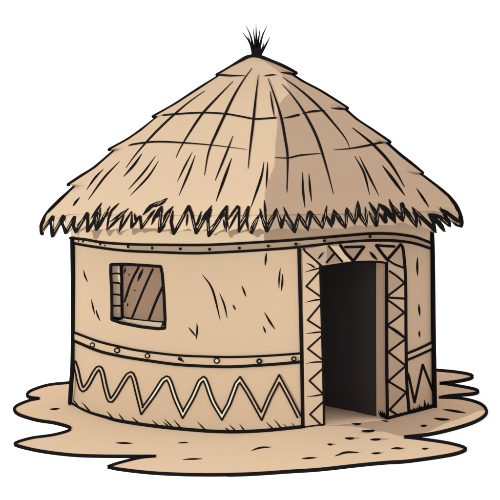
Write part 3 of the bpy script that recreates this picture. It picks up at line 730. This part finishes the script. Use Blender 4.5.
front = O1+O2+O3_+O4+O5
ci = lambda x, y: min(range(len(front)), key=lambda i: (front[i][0]-x)**2+(front[i][1]-y)**2)
CORN = {ci(39.6, 398.3), ci(156, 456), ci(107.6, 466.4), ci(404, 436.7), ci(439, 397.2), ci(450, 395.4), ci(439.5, 383.1)}
fr_px = sm_(front, CORN)
behind = [(430, 369.2), (400, 367), (360, 365), (300, 363), (240, 363), (180, 364), (130, 367), (100, 372), (80, 378)]
G = [on_ground(*p).to_2d() for p in fr_px+behind]
keep = [G[0]]
for p in G[1:]:
    if (p-keep[-1]).length > .012: keep.append(p)
G = [tuple(p) for p in keep]
grid = []
for i in range(70):
    for j in range(66): grid.append((-2.6+i*.08+.003*(j % 3), -3.4+j*.09+.002*(i % 3)))
grid = [g for g in grid if not (.6 < g[0] < 2.55 and -2.1 < g[1] < .3)]
for i in range(98):
    for j in range(120): grid.append((.6+i*.02+.001*(j % 3), -2.1+j*.02+.001*(i % 3)))
v, tris = triangulate(G, (), grid)
sp = Mesh(); top = [Vector((p.x, p.y, swell(p.x, p.y))) for p in v]
fs = []
for t in tris:
    a, b, c = (top[i] for i in t[:3]); fs.append(t if (b-a).cross(c-a).z > 0 else t[::-1])
SAND = Surface(top, fs)
sp.add(top, fs, M_SAND); n = len(G)
sp.add(top[:n]+[Vector((p[0], p[1], -.012)) for p in G], [[i, (i+1) % n, n+(i+1) % n, n+i] for i in range(n)], M_SAND)
def ground_line(pts, w, taper='b', smooth=True, edge=False):
    q = resample(pts, 1.5, smooth) if smooth else pts
    n = len(q); W = widths(w, n, taper); vs, fs = [], []; HW = .5 if edge else .46
    for i, ((x, y), ww) in enumerate(zip(q, W)):
        a, b = q[max(0, i-1)], q[min(n-1, i+1)]; L = math.hypot(b[0]-a[0], b[1]-a[1]) or 1
        nx, ny = -(b[1]-a[1])/L*ww*HW, (b[0]-a[0])/L*ww*HW
        g = on_ground(x, y, 0); z = swell(g.x, g.y)+((.0035 if edge else .002) if g.x > -.2 else .0008)
        A, B = on_ground(x+nx, y+ny, z), on_ground(x-nx, y-ny, z)
        vs += [A, B, A-Vector((0, 0, .0095 if edge else .005)), B-Vector((0, 0, .0095 if edge else .005))]
    for i in range(n-1):
        k = 4*i; fs += [[k, k+4, k+5, k+1], [k, k+2, k+6, k+4], [k+1, k+5, k+7, k+3]]
    k = 4*(n-1); fs += [[0, 1, 3, 2], [k, k+2, k+3, k+1]]
    sp.add(vs, fs, M_INK)
cut = [i for i in range(len(fr_px)) if abs(fr_px[i][0]-439) < .7 and abs(fr_px[i][1]-397.2) < .7][0]
a_ = fr_px[:cut+1]; b_ = fr_px[cut+2:]
def split_corners(path):
    """draw the outline, breaking it where it turns sharply"""
    cur = [path[0]]
    for i in range(1, len(path)):
        cur.append(path[i])
        if i+1 < len(path):
            ux, uy = path[i][0]-path[i-1][0], path[i][1]-path[i-1][1]; vx, vy = path[i+1][0]-path[i][0], path[i+1][1]-path[i][1]
            d = (ux*vx+uy*vy)/max(1e-6, math.hypot(ux, uy)*math.hypot(vx, vy))
            if d < .3: ground_line(cur, 2.9, '0', False, True); cur = [path[i]]
    ground_line(cur, 2.9, '0', False, True)
split_corners(a_); split_corners(b_)
ground_line(behind, 2.5, '0', True, True)
marks = [(Z(0, 370, 4.167, [(207, 163), (225, 163), (247, 160)]), 2.4), (Z(100, 400, 5, [(78, 214), (120, 215), (160, 217)]), 2.2), (Z(100, 400, 5, [(388, 215), (410, 213), (440, 213)]), 1.7), ([(182.6, 459.6), (190, 459), (202, 458.8)], 1.9),
         (Z(190, 410, 5, [(308, 202), (350, 188), (402, 185)]), 1.9), (Z(280, 400, 5, [(110, 293), (140, 290), (180, 288)]), 2.0), (Z(280, 400, 5, [(237, 220), (250, 221), (264, 221)]), 2.2), (Z(280, 400, 5, [(325, 189), (347, 191), (370, 190)]), 2.2),
         (Z(280, 400, 5, [(360, 117), (382, 119), (405, 118)]), 2.2), (Z(280, 400, 5, [(408, 153), (440, 154), (475, 152)]), 2.2), (Z(280, 400, 5, [(275, 280), (320, 263), (360, 261), (393, 263)]), 2.2), ([(370.4, 439.2), (376, 439.2), (380.6, 438.8)], 2.0),
         ([(371.4, 453.2), (376, 453.2), (381, 452.8)], 2.2), (Z(370, 360, 3.846, [(82, 340), (105, 339), (127, 341)]), 2.3), (Z(370, 360, 3.846, [(200, 340), (212, 341), (223, 340)]), 2.2), (Z(370, 360, 3.846, [(195, 253), (207, 252), (220, 251)]), 2.2),
         (Z(370, 360, 3.846, [(247, 223), (275, 227), (306, 228)]), 2.4), (Z(370, 360, 3.846, [(282, 190), (320, 195), (368, 203)]), 2.4), (Z(370, 360, 3.846, [(0, 270), (8, 270), (18, 271)]), 1.9)]
for p, ww in marks: ground_line(p, ww)
patch_o = sp.build('sand_patch', None, 60); patch_o['kind'] = 'structure'
fl = Mesh(); ft = [on_ground(*p).to_2d() for p in densify([(324.2, 431.2), (346, 428.6), (384.5, 423.2), (377.4, 419.6), (352, 411), (325, 405)], 3)]  # floor slab added, paler than the sand, to lift the doorway shade
v, tris = triangulate([tuple(p) for p in ft], (), [(.5+i*.04+.001*(j % 2), -1.7+j*.04) for i in range(26) for j in range(45)])
T = [Vector((p.x, p.y, swell(p.x, p.y)+.005)) for p in v]; k = len(ft)
fl.add(T, [t if (T[t[1]]-T[t[0]]).cross(T[t[2]]-T[t[0]]).z > 0 else t[::-1] for t in tris], M_FLOOR)
fl.add(T[:k]+[p-Vector((0, 0, .006)) for p in T[:k]], [[i, (i+1) % k, k+(i+1) % k, k+i] for i in range(k)], M_FLOOR)
fl.build('lightened_floor', hut)
gm = Mesh(); gm.add([(-150, -150, -.006), (150, -150, -.006), (150, 150, -.006), (-150, 150, -.006)], [[0, 1, 2, 3]], M_PAGE)
g = gm.build('ground'); g['kind'] = 'structure'

# ------------------------------------------------------------------ grass at the foot of the hut
def tuft(name, label, blades):
    m = Mesh(); base = on_ground(*blades[0][0], 0)
    roots = []
    for (b, t, ww) in blades:
        b = (b[0], b[1]-1.4); t = (t[0], t[1]-2.4)
        Y = WALL.hit(*b)[0].y-.03 if b[0] > 400 else -1.14
        roots.append(at_depth(b[0], b[1], Y))
        tube(m, [roots[-1], at_depth((b[0]+t[0])/2+.2, (b[1]+t[1])/2, Y), at_depth(t[0], t[1], Y)], [ww*.5*13/F, ww*.35*13/F, .002], M_INK)
    tube(m, roots, [.012]*len(roots), M_INK)
    o = m.build(name); o['label'] = label; o['category'] = 'grass tuft'; o['group'] = 'grass tufts at the foot of the hut'
zb = lambda L, w_: [(Z(365, 325, 4.545, [a])[0], Z(365, 325, 4.545, [b])[0], w_) for a, b in L]
tuft('grass_tuft', 'black grass blades along the foot of the right-hand outer wall', zb([((213, 410), (207, 396), ), ((226, 405), (222, 385)), ((240, 402), (238, 382)), ((252, 398), (246, 372)), ((262, 396), (258, 378)), ((276, 392), (270, 352)), ((290, 388), (286, 362)), ((300, 384), (294, 376))], 3.4))
tuft('grass_tuft', 'tiny black grass sprig inside the doorway beside the right jamb', zb([((72, 418), (60, 405)), ((78, 420), (66, 396)), ((84, 422), (78, 400)), ((90, 424), (88, 408))], 2.4))
